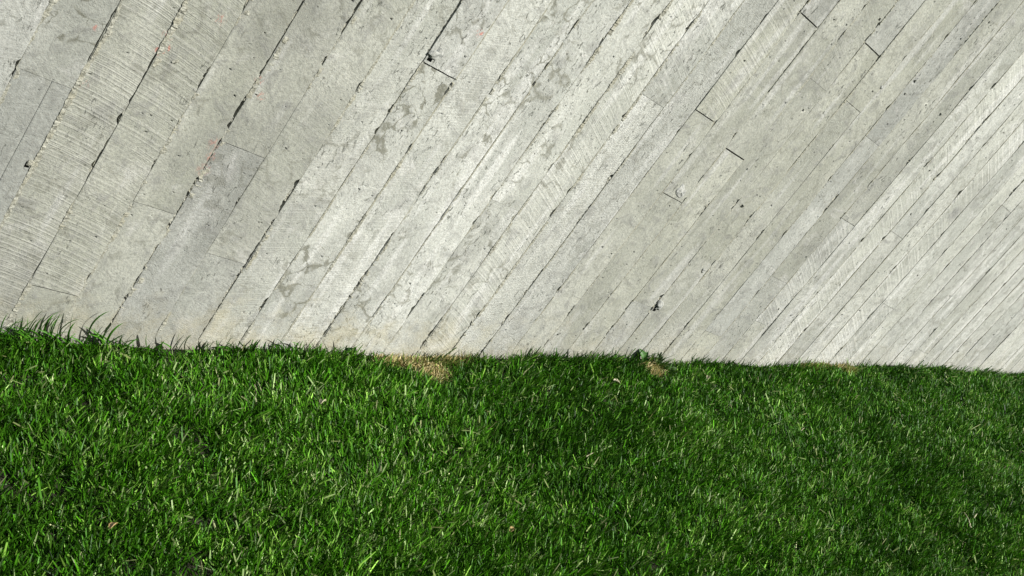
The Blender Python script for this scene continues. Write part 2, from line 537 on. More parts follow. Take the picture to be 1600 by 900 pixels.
# look of each board from the photograph: tone, warmth, saw strength, saw slope, saw spacing (m), roughness, crazing
def look(k, seg):
    r = np.random.default_rng(4000 + k * 7 + seg)
    if k <= 5:
        d = dict(tone=0.80, warm=0.7, saw=0.0, slope=-0.2, sp=0.008, rough=0.18, crack=0.55)
    elif k <= 12:
        d = dict(tone=1.13, warm=0.25, saw=0.0, slope=0.35, sp=0.006, rough=0.3, crack=0.9)
    elif k <= 14:
        d = dict(tone=1.05, warm=0.3, saw=0.25, slope=0.45, sp=0.006, rough=0.9, crack=0.4)
    elif k <= 24:
        d = dict(tone=0.86, warm=0.75, saw=0.0, slope=-0.3, sp=0.009, rough=0.25, crack=0.35)
    else:
        d = dict(tone=1.06, warm=0.25, saw=0.0, slope=-0.5, sp=0.011, rough=0.25, crack=0.45)
    d['tone'] *= 0.975 + 0.05 * r.random()
    d['warm'] = min(1, max(0, d['warm'] + 0.3 * (r.random() - 0.5)))
    S = {(-2, 0): dict(saw=.5, warm=.3), (-1, 0): dict(tone=.84, warm=.1, saw=.25, slope=.3), (0, 0): dict(tone=.78, warm=.1), (0, 1): dict(tone=.80, warm=.3, crack=1.3),
         (1, 0): dict(saw=1.0, slope=-.14, sp=.0062, warm=.75, tone=.80), (2, 0): dict(tone=.86, warm=.8), (2, 1): dict(saw=.75, slope=-.2, sp=.0070, warm=.8, tone=.80),
         (3, 0): dict(tone=.80), (3, 1): dict(tone=.80, warm=.8), (4, 0): dict(tone=.82, warm=.15, rough=.5), (4, 1): dict(tone=.79, warm=.7),
         (5, 0): dict(tone=.90, warm=.3, rough=.5), (5, 1): dict(tone=.96, warm=.65, saw=.35, slope=-.25, sp=.012),
         (6, 0): dict(tone=.98, warm=.35, saw=.4, slope=.34, sp=.005, crack=.7), (7, 0): dict(tone=1.03, crack=1.3), (7, 1): dict(tone=.88, warm=.1),
         (8, 0): dict(tone=1.04, saw=.5, slope=.37, sp=.0048, crack=.4), (9, 0): dict(tone=1.08, crack=1.1), (10, 0): dict(tone=1.0, warm=.4), (10, 1): dict(tone=1.20, warm=.15),
         (10, 2): dict(tone=1.1), (11, 0): dict(tone=1.0, warm=.3), (11, 1): dict(tone=1.12), (12, 0): dict(tone=1.06, saw=.7, slope=-.44, sp=.009),
         (13, 0): dict(tone=1.10, saw=.55, slope=.47, sp=.005, rough=1.0), (13, 1): dict(tone=.95, saw=.6, slope=-.4, sp=.010, rough=.3),
         (14, 0): dict(tone=.92, rough=.9, saw=.2), (15, 0): dict(tone=.88), (15, 1): dict(saw=.8, slope=-.25, sp=.010),
         (16, 0): dict(tone=.86), (16, 1): dict(tone=.84), (16, 2): dict(tone=.80, warm=.2), (17, 1): dict(tone=.84, warm=.7), (18, 0): dict(tone=.78, warm=.3), (18, 2): dict(saw=.45, slope=-.35),
         (19, 1): dict(tone=.86, saw=.25), (19, 2): dict(tone=.82, warm=.2), (20, 0): dict(rough=.8), (21, 0): dict(tone=.82), (22, 0): dict(tone=.98), (22, 1): dict(tone=1.0, warm=.1), (22, 2): dict(tone=.78, warm=.05, saw=.3, slope=.5),
         (23, 0): dict(tone=.92, warm=.3), (24, 0): dict(tone=.98), (24, 1): dict(tone=1.04, warm=.15, saw=.85, slope=-.48, sp=.010), (24, 2): dict(tone=.86, rough=.7, warm=.5),
         (25, 0): dict(tone=.98, rough=.5), (26, 0): dict(saw=.75, slope=-.48, sp=.010), (27, 0): dict(tone=.98), (28, 0): dict(tone=1.08),
         (29, 0): dict(tone=1.08, saw=1.0, slope=-.5, sp=.0115), (30, 0): dict(tone=.98, saw=.7, slope=-.5, sp=.010), (30, 1): dict(tone=1.05), (33, 0): dict(tone=.94)}
    g = d['tone']
    d.update(S.get((k, seg), {}))
    d['tone'] = g + 0.6 * (d['tone'] - g)
    return d


joints = {}
for (k, v, g_, st) in JOINTS:
    joints.setdefault(k, []).append((v, g_, st))
for k in range(KMIN, KMAX + 1):
    if -1 <= k <= 43:
        continue
    r = np.random.default_rng(160 + k)
    joints[k] = [(r.uniform(-1, 4), r.uniform(0.6, 2.5), r.uniform(0.6, 2.2))]

CAV = [(0.737, 0.546, 0.0065), (-0.090, 0.530, 0.0055), (1.436, -0.486, 0.0085), (1.446, -0.468, 0.005), (2.186, -0.655, 0.007)]
CF = np.concatenate([[0, .012, .04], np.linspace(.09, .91, 11), [.96, .988, 1.0]])
NC = len(CF)


def build_panel(k, seg, lo, hi, g0, g1, step, ua=0.0, ub=1.0):
    """one board face between seams k and k+1, from lo(u) to hi(u)"""
    u0, u1 = seam_u(k), seam_u(k + 1)
    um = 0.5 * (u0 + u1)
    vs = vsteps(um, float(lo(um)), float(hi(um)))
    if len(vs) < 3:
        return
    tt = (vs - vs[0]) / (vs[-1] - vs[0])
    nr = len(vs)
    rr = np.random.default_rng(3000 + k * 11 + seg)
    eL = u0 + gap_left(k, vs) if ua == 0 else np.full(nr, u0 + (u1 - u0) * ua + 0.0002)
    eR = u1 - gap_right(k + 1, vs) if ub == 1 else np.full(nr, u0 + (u1 - u0) * ub - 0.0002)
    Ug = eL[:, None] * (1 - CF) + eR[:, None] * CF
    vlo = lo(Ug) + g0
    vhi = hi(Ug) - g1
    Vg = vlo * (1 - tt[:, None]) + vhi * tt[:, None]
    # wavy ends at the butt joints
    Vg[0] += min(0.0009, g0) * (noise1(CF * 9, 31 + k + seg, 2) - .5)
    Vg[-1] += min(0.0009, g1) * (noise1(CF * 9, 77 + k + seg, 2) - .5)
    X, Z = at(Ug, Vg)
    d = step + (noise2(Ug * 22 + k, Vg * 6, 50 + k % 40, 3) - .5) * 0.0026 + (noise2(Ug * 70, Vg * 60, 51, 2) - .5) * 0.0009
    d += (CF - .5) * rr.uniform(-.0007, .0007) + np.abs(CF - .5) * rr.uniform(-.001, .001)
    arr = np.array([1.0, .35, .06] + [0] * 11 + [.06, .35, 1.0])
    d -= arr * 0.0005 * (0.5 + noise2(Ug * 40 + 9, Vg * 70, 52, 2))
    Y = -d
    V = np.stack([X, Y, Z], -1)
    ids = np.arange(nr * NC).reshape(nr, NC)
    quads = np.stack([ids[:-1, :-1], ids[:-1, 1:], ids[1:, 1:], ids[1:, :-1]], -1)
    # bug holes: little real pits
    verts = [V.reshape(-1, 3)]
    base_n = nr * NC
    dv = np.diff(vs)
    fine = dv < 0.008
    pr = 0.013 if k < 15 else 0.016
    pit = (rr.random((nr - 1, NC - 1)) < pr) & fine[:, None]
    pit[:, :3] = False
    pit[:, -3:] = False
    cx_ = V[:-1, :-1, 0] * .5 + V[1:, 1:, 0] * .5
    cz_ = V[:-1, :-1, 2] * .5 + V[1:, 1:, 2] * .5
    hole = np.zeros_like(pit)
    for (hx, hz, hr) in CAV:
        hole |= np.hypot(cx_ - hx, cz_ - hz) < hr
    pit &= ~hole
    keep = quads[~(pit | hole)]
    pq = quads[pit]
    extra_q = []
    if len(pq):
        P = V.reshape(-1, 3)[pq]                     # n,4,3
        c = P.mean(1, keepdims=True)
        sz = (0.24 + 0.56 * rr.random((len(pq), 1, 1)) ** 1.7) * (1.0 if k < 15 else 1.25)
        rim = c + (P - c) * sz * rr.uniform(0.7, 1.3, (len(pq), 4, 1)) + (P - c)[:, [1, 2, 3, 0]] * 0.05
        flo = c + (rim - c) * 0.8
        flo[:, :, 1] += rr.uniform(0.004, 0.009, (len(pq), 1))
        n = len(pq)
        i1 = base_n + np.arange(n * 4).reshape(n, 4)
        i2 = i1 + n * 4
        verts += [rim.reshape(-1, 3), flo.reshape(-1, 3)]
        for a in range(4):
            b = (a + 1) % 4
            extra_q.append(np.stack([pq[:, a], pq[:, b], i1[:, b], i1[:, a]], -1))
            extra_q.append(np.stack([i1[:, a], i1[:, b], i2[:, b], i2[:, a]], -1))
        extra_q.append(i2)
        base_n += n * 8
    # returns at all four edges, down to the core
    ring = np.concatenate([ids[0, :], ids[1:, -1], ids[-1, -2::-1], ids[-2:0:-1, 0]])
    front = V.reshape(-1, 3)[ring].copy()
    back = front.copy()
    back[:, 1] = 0.013
    ia = base_n + np.arange(len(ring))
    ib = ia + len(ring)
    verts += [front, back]
    rn_ = np.roll(np.arange(len(ring)), -1)
    extra_q.append(np.stack([ia, ib, ib[rn_], ia[rn_]], -1))
    allv = np.concatenate(verts)
    me = mesh_np('board_panel', allv, np.concatenate([keep.reshape(-1, 4)] + extra_q))
    # attributes
    uu = allv[:, 0] * SA - allv[:, 2] * CA
    vv = allv[:, 0] * CA + allv[:, 2] * SA
    L = look(k, seg)
    du = uu - um
    n = len(allv)
    vattr(me, 'puv', np.stack([uu - u0 + 3.7 * rr.random(), vv, np.full(n, 10 * rr.random())], -1), 'FLOAT_VECTOR')
    # tone drifts slowly along a board
    drift = 1 + 0.10 * (noise1(vv * 2.6 + 5 * k, 88, 2) - .5)
    vattr(me, 'tone', L['tone'] * drift)
    vattr(me, 'warm', np.full(n, L['warm']))
    vattr(me, 'saw_strength', np.full(n, L['saw']))
    ph = (vv - L['slope'] * du + 0.9 * du * du * (1 if L['slope'] < 0 else 0)) / L['sp']
    vattr(me, 'saw_phase', ph)
    vattr(me, 'rough_strength', np.full(n, L['rough']))
    vattr(me, 'crack_strength', np.full(n, L['crack']))
    ks = 7.7 * k + 3 * seg
    vattr(me, 'blotch', noise2(uu * 9 + ks, vv * 5 + 30, 201, 3))
    vattr(me, 'fleck_mask', noise2(uu * 16 + ks, vv * 8 + 60, 202, 3) - (0.22 if k < 6 else (0.10 if 14 < k < 22 else 0.0)))
    vattr(me, 'vein_width', noise2(uu * 38 + 70, vv * 38 + 70, 203, 2))
    vattr(me, 'vein_mask', noise2(uu * 9 + 90 + ks, vv * 9 + 90, 204, 3))
    vattr(me, 'stain', noise2(allv[:, 0] * 4.2 + 31, allv[:, 2] * 4.2 + 31, 206, 4) * 0.7 + 0.3 * noise2(uu * 30 + ks, vv * 6 + 12, 208, 3))
    vattr(me, 'streak', noise2(uu * 42 + ks, vv * 3.0 + 11, 207, 3) - (0.12 if k < 6 else (0.06 if 14 < k < 24 else 0.0)))
    vattr(me, 'saw_mask', noise2(uu * 11 + 20, vv * 11 + 20, 205, 3))
    link('board_panel', me, M_CON, wall)


for k in range(KMIN, KMAX):
    um = .5 * (seam_u(k) + seam_u(k + 1))
    if v_high(um) - v_low(um) < 0.05:
        continue
    cuts = sorted(joints.get(k, []))
    cuts = [c for c in cuts if v_low(um) + .08 < c[0] < v_high(um) - .08]
    rr = np.random.default_rng(1500 + k)
    d0 = rr.uniform(-.0005, .0006)
    bounds = [None] + cuts + [None]
    step = d0
    for s in range(len(bounds) - 1):
        lo, hi = bounds[s], bounds[s + 1]
        flo = v_low if lo is None else (lambda u, c=lo[0]: np.zeros_like(np.asarray(u, float)) + c)
        fhi = v_high if hi is None else (lambda u, c=hi[0]: np.zeros_like(np.asarray(u, float)) + c)
        g0 = 0 if lo is None else lo[1] * 0.0005
        g1 = 0 if hi is None else hi[1] * 0.0005
        if lo is not None:
            step = d0 + lo[2] * 0.0004 if step <= d0 else d0
        if k == 0 and s == 0:
            build_panel(k, s, flo, fhi, g0, g1, step, 0.0, 0.62)
            build_panel(k, s, flo, fhi, g0, g1, step + .0006, 0.62, 1.0)
        else:
            build_panel(k, s, flo, fhi, g0, g1, step)

# grout ridges that bled through between the form boards
FIN = {0: 1.5, 1: 1.2, 2: 1.35, 3: 1.2, 4: 1.25, 5: .95, 6: .9, 7: 1.0, 8: .95, 9: .85, 10: .45, 11: 1.25, 12: 1.4, 13: 1.1, 14: .75, 15: .6, 16: .7,
       17: .5, 18: .6, 19: .6, 20: 1.0, 21: .5, 22: .7, 23: .5}
for k in range(KMIN + 1, KMAX):
    u0 = seam_u(k)
    v0, v1 = float(v_low(u0)), float(v_high(u0))
    if v1 - v0 < 0.08:
        continue
    vs = vsteps(u0, v0 + .002, v1 - .002)
    # refine
    if len(vs) > 40:
        vs = np.sort(np.concatenate([vs, (vs[1:] + vs[:-1]) / 2]))
    F = FIN.get(k, 0.9 if k < 0 else 0.42)
    big = np.clip((noise1(vs * 11, 8000 + k, 3) - 0.33) * 2.6, 0, 1)
    sm = noise1(vs * 170, 8200 + k, 2)
    wid = F * (0.0016 + 0.0054 * big * (0.3 + 1.1 * sm)) * (1.0 if k < 15 else 0.8)
    hgt = F * (-0.0006 + 0.0022 * big) * (0.1 + 1.5 * noise1(vs * 150, 8400 + k, 2))
    hgt = np.where(big < 0.06, -0.0006, hgt)
    hgt = np.maximum(hgt, -0.0006)
    for (a, b, mm) in GAPS.get(k, []):
        m = (vs > a - .002) & (vs < b + .002)
        hgt = np.where(m & (mm > 3.4), np.minimum(hgt, 0.0016) - 0.0032 * (mm > 5), hgt)
    wid = np.maximum(wid, 0.0030 if k < 25 else 0.0026)
    prof = np.array([-1.0, -.72, 0.0, .6, 1.0])
    Lf = u0 + 0.0008 - wid * 0.65
    Rf = u0 + 0.0008 + wid * 1.35
    gw = gap_right(k, vs)
    fill = noise1(vs * 75, 8600 + k, 2)
    for (a, b, mm) in GAPS.get(k, []):
        if mm > 1.9:
            m = np.clip((vs - a + .004) / .004, 0, 1) * np.clip((b + .004 - vs) / .004, 0, 1)
            Lf = Lf + m * (u0 + 0.0006 - Lf)
            Rf = Rf + m * (u0 + 0.0006 + wid * 2.05 - Rf)
            if mm > 2.6:                       # rubble partly filling the wider gaps
                f = (m > .5) & (fill > (0.40 if mm > 5 else 0.47))
                Lf = np.where(f, u0 - gw - 0.0005, Lf)
                hgt = np.where(f, -0.0004 - 0.0042 * noise1(vs * 190, 8700 + k, 2), hgt)
    Ug = Lf[:, None] + (Rf - Lf)[:, None] * (prof + 1) * .5 + wid[:, None] * 0.22 * (np.random.default_rng(9000 + k).random((len(vs), 5)) - .5)
    H = np.array([-0.0065, .8, 1.0, .75, -0.0045])
    r2 = np.random.default_rng(9300 + k).random((len(vs), 5))
    D = np.where(np.abs(prof) > .9, H, hgt[:, None] * H * (0.55 + 0.9 * r2)) + np.where(np.abs(prof) > .9, 0, 0.0006 * (r2 - .4))
    Vg = vs[:, None] + 0 * Ug
    X, Z = at(Ug, Vg)
    V = np.stack([X, -D, Z], -1).reshape(-1, 3)
    ids = np.arange(len(vs) * 5).reshape(len(vs), 5)
    quads = np.stack([ids[:-1, :-1], ids[:-1, 1:], ids[1:, 1:], ids[1:, :-1]], -1).reshape(-1, 4)
    link('mortar_ridge', mesh_np('mortar_ridge', V, quads, smooth=False), M_GRIT, wall)

# wall core behind the faces
zb = SL * WX0 - .1
pts = [(WX0, SL * WX0 - .5), (WX1, SL * WX1 - .5), (WX1, WTOP), (WX0, WTOP)]
V = [(x, 0.0125, z) for x, z in pts] + [(x, 0.33, z) for x, z in pts]
me = mesh_np('core', np.array(V), np.array([[0, 1, 2, 3], [7, 6, 5, 4], [0, 4, 5, 1], [1, 5, 6, 2], [2, 6, 7, 3], [3, 7, 4, 0]]), smooth=False)
link('core', me, M_CORE, wall)


def lump(x, z, r, flat, seed, mat, name, label, sx=1.0, sz=1.0):
    import bmesh
    bm = bmesh.new()
    bmesh.ops.create_icosphere(bm, subdivisions=2, radius=1.0)
    rr = np.random.default_rng(seed)
    for v in bm.verts:
        c = np.array(v.co)
        f = 0.35 + 1.2 * float(noise2(np.array([c[0] * 1.7 + c[1] + seed]), np.array([c[2] * 1.7 - c[1] + 9]), seed, 3)[0]) + 0.30 * (rr.random() - .5)
        g = 0.7 + 0.6 * rr.random()
        v.co = Vector((c[0] * r * f * sx * g, c[1] * r * f * flat, c[2] * r * f * sz * (1.5 - .5 * g)))
    me = bpy.data.meshes.new(name)
    bm.to_mesh(me)
    bm.free()
    o = link(name, me, mat, None)
    o.location = (x, -0.001, z)
    o.parent = wall
    o['label'] = label
    return o


lump(0.752, 0.553, 0.0175, .42, 3, M_SPALL, 'concrete_lump', 'knobbly broken lump of pale concrete above a board end', 1.1, .9)
lump(1.474, -0.056, 0.019, .16, 5, M_SPALL, 'concrete_lump', 'flat pale concrete scab beside a board end', .9, 1.2)
lump(1.452, -0.478, 0.015, .40, 9, M_SPALL, 'concrete_lump', 'pale concrete lump in a seam low on the wall', .8, 1.2)
lump(-0.083, 0.532, 0.0066, .8, 12, M_GRIT, 'concrete_lump', 'small round boss beside the leftmost sawn board')
lump(0.218, 0.668, 0.0055, .6, 15, M_GRIT, 'concrete_lump', 'small yellowish chip on a sawn board', 1.3, .8)
lump(1.603, -0.398, 0.008, .4, 19, M_SPALL, 'concrete_lump', 'small pale chip below a board end', .8, 1.2)
lump(2.170, 0.092, 0.006, .6, 23, M_SPALL, 'concrete_lump', 'tiny pale chip on the upper right of the wall')

# ------------------------------------------------------------------ lawn
def grass_material(name, rough=0.45, trans=0.08):
    t = NT(name)
    a = t.n('ShaderNodeAttribute', attribute_name='blade_colour')
    t.set(t.b.inputs['Base Color'], a.outputs[0])
    t.b.inputs['Roughness'].default_value = rough
    t.b.inputs['Specular IOR Level'].default_value = 0.15
    tr = t.n('ShaderNodeBsdfTranslucent')
    tc = t.mix(1.0, a.outputs[0], (1.1, 1.15, 0.45), 'MULTIPLY')
    t.set(tr.inputs[0], tc)
    ms = t.n('ShaderNodeMixShader')
    ms.inputs[0].default_value = trans
    t.t.links.new(t.b.outputs[0], ms.inputs[1])
    t.t.links.new(tr.outputs[0], ms.inputs[2])
    t.t.links.new(ms.outputs[0], t.out.inputs[0])
    return t.m


M_GRASS = grass_material('grass_blades')
M_DRY = grass_material('dry_grass_blades', 0.6, 0.15)
DEAD = [(0.660, -0.064, 0.042, 0.048), (0.590, -0.022, 0.065, 0.020), (0.725, -0.012, 0.070, 0.020), (1.410, -0.046, 0.036, 0.042), (2.370, -0.024, 0.050, 0.020), (2.20, -0.012, 0.10, 0.010)]


def deadness(x, y):
    d = np.zeros_like(x)
    for (cx, cy, rx, ry) in DEAD:
        q = np.sqrt(((x - cx) / rx) ** 2 + ((y - cy) / ry) ** 2)
        d = np.maximum(d, np.clip(1.25 - q, 0, 1))
    return d


def blades(root, L, W, az, tilt, curve, tipw, col, twist):
    """three-row strips: root, bend, tip"""
    n = len(root)
    lean = np.stack([np.cos(az), np.sin(az), np.zeros(n)], -1)
    side = np.stack([-np.sin(az + twist), np.cos(az + twist), np.zeros(n)], -1)
    side[:, 2] = np.sin(twist * 2.3) * 0.35
    rows = []
    for tt, ww in ((0.0, 0.8), (0.52, 1.0), (1.0, None)):
        up = L * (tt * np.cos(tilt) - 0.42 * curve * tt * tt)
        out = L * (tt * np.sin(tilt) + 0.42 * curve * tt * tt)
        c = root + lean * out[:, None]
        c[:, 2] += up
        w = (W * 0.5 * (tipw if ww is None else ww))[:, None]
        rows.append(c - side * w)
        rows.append(c + side * w)
    V = np.stack(rows, 1).reshape(-1, 3)
    b = (np.arange(n) * 6)[:, None]
    q = np.concatenate([b + np.array([0, 1, 3, 2]), b + np.array([2, 3, 5, 4])])
    # pale at the root sheath, own colour above
    cr = np.repeat(col[:, None, :], 6, 1).copy()
    cr[:, 0:2] = cr[:, 0:2] * 0.75 + np.array([0.10, 0.11, 0.04]) * 0.25
    c4 = np.ones((n * 6, 4))
    c4[:, :3] = cr.reshape(-1, 3)
    return V, q, c4


def sample_lawn(n_target):
    xs, ys, ws = [], [], []
    got = 0
    r = np.random.default_rng(11)
    while got < n_target:
        m = 400000
        x = r.uniform(-1.9, 6.2, m)
        y = -r.random(m) * 2.1 + 0.006
        z = SL * x
        px, py, dp = project(np.stack([x, y, z + 0.02], -1))
        inside = np.maximum(np.maximum(-px, px - 1), np.maximum(-py, py - 1))
        p = np.where(inside < 0.04, 1.0, np.where(inside < 0.30, 0.18, 0.07))
        p = p * np.clip(1.05 - 0.20 * np.clip(dp - 2.0, 0, 9), 0.42, 1)
        keep = r.random(m) < p
        xs.append(x[keep])
        ys.append(y[keep])
        ws.append(np.stack([dp[keep], inside[keep]], -1))
        got += keep.sum()
    return np.concatenate(xs)[:n_target], np.concatenate(ys)[:n_target], np.concatenate(ws)[:n_target]


N = 445000
x, y, aux = sample_lawn(N)
dp, ins = aux[:, 0], aux[:, 1]
r = np.random.default_rng(21)
dd = deadness(x + (noise2(x * 60, y * 60, 5, 2) - .5) * .03, y + (noise2(x * 60 + 9, y * 60, 6, 2) - .5) * .03)
keep = r.random(N) > dd * 0.86
# small bare gaps in the sward
gapn = noise2(x * 24 + 100, y * 24 + 100, 9, 3)
keep &= r.random(N) > np.clip((gapn - 0.56) * 5.0, 0, 0.85)
# ragged line along the foot of the wall
keep &= y < -0.004 - 0.034 * np.clip(noise1(x * 9, 41, 3) - .42, 0, 1) * 2
x, y, dp, ins, gapn = x[keep], y[keep], dp[keep], ins[keep], gapn[keep]
n = len(x)
r = np.random.default_rng(22)
z = ground_z(x, y) - 0.004
p1 = noise2(x * 5.5 + 20, y * 5.5 + 20, 12, 3)            # tufts of longer growth
p2 = noise2(x * 2.2 + 70, y * 2.2 + 70, 13, 3)            # broad colour patches
p3 = noise2(x * 15 + 10, y * 15 + 30, 14, 2)
wide = np.where(ins > 0.04, 2.3, 1.0) * (1 + 0.12 * np.clip(dp - 2.0, 0, 4))
L = r.normal(0.029, 0.009, n) * (0.65 + 0.75 * p1)
near_wall = np.clip(1 - (-y) / 0.05, 0, 1)
L *= 1 - 0.45 * np.clip(deadness(x, y + 0.045), 0, 1)
L *= 1 + near_wall * (np.where(x < 0.15, 0.7, 0.55) * r.random(n) + 1.3 * (noise1(x * 7 + 3, 43, 3) - .5))
L = np.clip(L, 0.012, 0.085)
W = r.uniform(0.0016, 0.0036, n) * wide
flow = noise2(x * 3.4 + 5, y * 3.4 + 5, 15, 2) * 6.0 + 0.6
az = np.where(r.random(n) < 0.55, r.normal(0.0, 0.8, n) + 0.55 + (flow - 3.5) * 0.55, r.uniform(-math.pi, math.pi, n))
az = np.where((near_wall > .3) & (np.sin(az) > 0) & (r.random(n) < .8), -az, az)
tilt = np.clip(r.normal(0.52, 0.30, n) + 0.25 * (p3 - .5), 0.02, 1.35)
curve = r.uniform(0.0, 0.75, n)
tipw = np.where(r.random(n) < 0.45, r.uniform(0.45, 0.85, n), r.uniform(0.05, 0.3, n))
c0 = np.array([0.008, 0.046, 0.0008])
c1 = np.array([0.052, 0.205, 0.003])
c2 = np.array([0.215, 0.400, 0.060])
m = np.clip(0.44 + 0.55 * (p2 - .5) + 0.6 * (p3 - .5) + r.normal(0, 0.24, n), 0, 1)
col = c0 * (1 - m[:, None]) + c1 * m[:, None]
bright = r.random(n) < np.clip(0.14 + 0.40 * (p2 - .5) + 0.7 * (p3 - .5), 0.04, 0.5)  # brighter blades carry some of the sunlit contrast in their colour
yel = np.where(bright, r.uniform(0.25, 1.0, n), np.abs(r.normal(0, 0.07, n)))
col = col * (1 - yel[:, None]) + c2 * yel[:, None]
pale = bright & (r.random(n) < 0.30)  # pale blades stand in for glints, painted into the blade colour
col[pale] = np.array([0.31, 0.43, 0.17]) * r.uniform(.7, 1.1, (pale.sum(), 1))
with_ = np.clip(deadness(x, y + 0.01) * 1.6, 0, 1)[:, None] * r.random((n, 1))
col = col * (1 - with_) + np.array([0.42, 0.40, 0.15]) * with_
straw = r.random(n) < 0.007 + 0.05 * np.clip(gapn - .5, 0, 1)
col[straw] = np.array([0.36, 0.39, 0.19]) * r.uniform(0.6, 1.1, (straw.sum(), 1))
col *= np.exp(r.normal(-0.04, 0.34, (n, 1)))
V, q, c4 = blades(np.stack([x, y, z], -1), L, W, az, tilt, curve, tipw, col, r.normal(0, 0.7, n))
# never grow through the wall
V[:, 1] = np.minimum(V[:, 1], -0.0045)
me = mesh_np('grass', V, q)
vattr(me, 'blade_colour', c4, 'FLOAT_COLOR')
o = link('grass', me, M_GRASS)
tag(o, 'short mown green grass covering the sloping lawn', 'grass', kind='stuff')

# withered straw patches by the wall
xs, ys = [], []
r = np.random.default_rng(31)
for (cx, cy, rx, ry) in DEAD:
    k = int(620000 * rx * ry) + 140
    a = r.uniform(0, 2 * math.pi, k)
    q_ = np.sqrt(r.random(k)) * r.uniform(.7, 1.25, k)
    xs.append(cx + rx * q_ * np.cos(a))
    ys.append(cy + ry * q_ * np.sin(a))
x, y = np.concatenate(xs), np.concatenate(ys)
ok = y < -0.004
x, y = x[ok], y[ok]
n = len(x)
mm = r.random(n)
col = np.array([0.74, 0.65, 0.36]) * (1 - mm[:, None]) + np.array([0.52, 0.41, 0.18]) * mm[:, None]
col *= r.uniform(.6, 1.25, (n, 1))
V, q, c4 = blades(np.stack([x, y, ground_z(x, y)], -1), r.uniform(.010, .030, n), r.uniform(.0016, .0032, n), r.uniform(-3.14, 3.14, n),
                  r.uniform(.5, 1.5, n), r.uniform(0, .5, n), r.uniform(.2, .8, n), col, r.normal(0, .8, n))
V[:, 1] = np.minimum(V[:, 1], -0.0045)
me = mesh_np('dead_grass', V, q)
vattr(me, 'blade_colour', c4, 'FLOAT_COLOR')
tag(link('dead_grass', me, M_DRY), 'straw coloured dead grass patches at the foot of the wall', 'dead grass', kind='stuff')

# clippings lying on the sward
r = np.random.default_rng(41)
k = 3600
x = r.uniform(-0.8, 4.6, k)
y = -r.random(k) * 1.25 - .02
hit = noise2(x * 4 + 7, y * 4 + 3, 23, 3) + r.normal(0, .1, k) > 0.5
x, y = x[hit], y[hit]
n = len(x)
col = np.array([0.26, 0.37, 0.13]) * r.uniform(.55, 1.15, (n, 1)) + np.array([.06, .02, .01]) * r.random((n, 1))
V, q, c4 = blades(np.stack([x, y, ground_z(x, y) + r.uniform(.012, .030, n)], -1), r.uniform(.008, .026, n), r.uniform(.0022, .0040, n), r.uniform(-3.14, 3.14, n),
                  r.uniform(1.2, 1.75, n), r.uniform(-.2, .3, n), r.uniform(.5, 1, n), col, r.normal(0, .3, n))
V[:, 1] = np.minimum(V[:, 1], -0.0045)
me = mesh_np('grass_clippings', V, q)
vattr(me, 'blade_colour', c4, 'FLOAT_COLOR')
tag(link('grass_clippings', me, M_DRY), 'pale cut grass clippings strewn over the lawn', 'clippings', kind='stuff')


# ------------------------------------------------------------------ long tufts against the wall
def long_blade(L, w, az, tilt, bend, seed, col):
    r = np.random.default_rng(seed)
    T = np.linspace(0, 1, 9)
    a = tilt + bend * T ** 1.4
    seg = L / 8
    out = np.concatenate([[0], np.cumsum(np.sin(a[:-1]) * seg)])
    up = np.concatenate([[0], np.cumsum(np.cos(a[:-1]) * seg)])
    wd = w * np.sqrt(np.clip(1 - T ** 2.2, 0.004, 1)) * (0.7 + .3 * np.minimum(T * 4, 1))
    lean = np.array([math.cos(az), math.sin(az), 0])
    tw = r.normal(0, .5)
    V = []
    for i in range(9):
        s = np.array([-math.sin(az + tw * T[i]), math.cos(az + tw * T[i]), 0.15 * tw])
        c = lean * out[i] + np.array([0, 0, up[i]])
        fold = lean * (-wd[i] * 0.25)
        V += [c - s * wd[i] * .5, c + fold, c + s * wd[i] * .5]
    ids = np.arange(27).reshape(9, 3)
    q = np.stack([ids[:-1, :-1], ids[:-1, 1:], ids[1:, 1:], ids[1:, :-1]], -1).reshape(-1, 4)
    V = np.array(V)
    return V, q, col


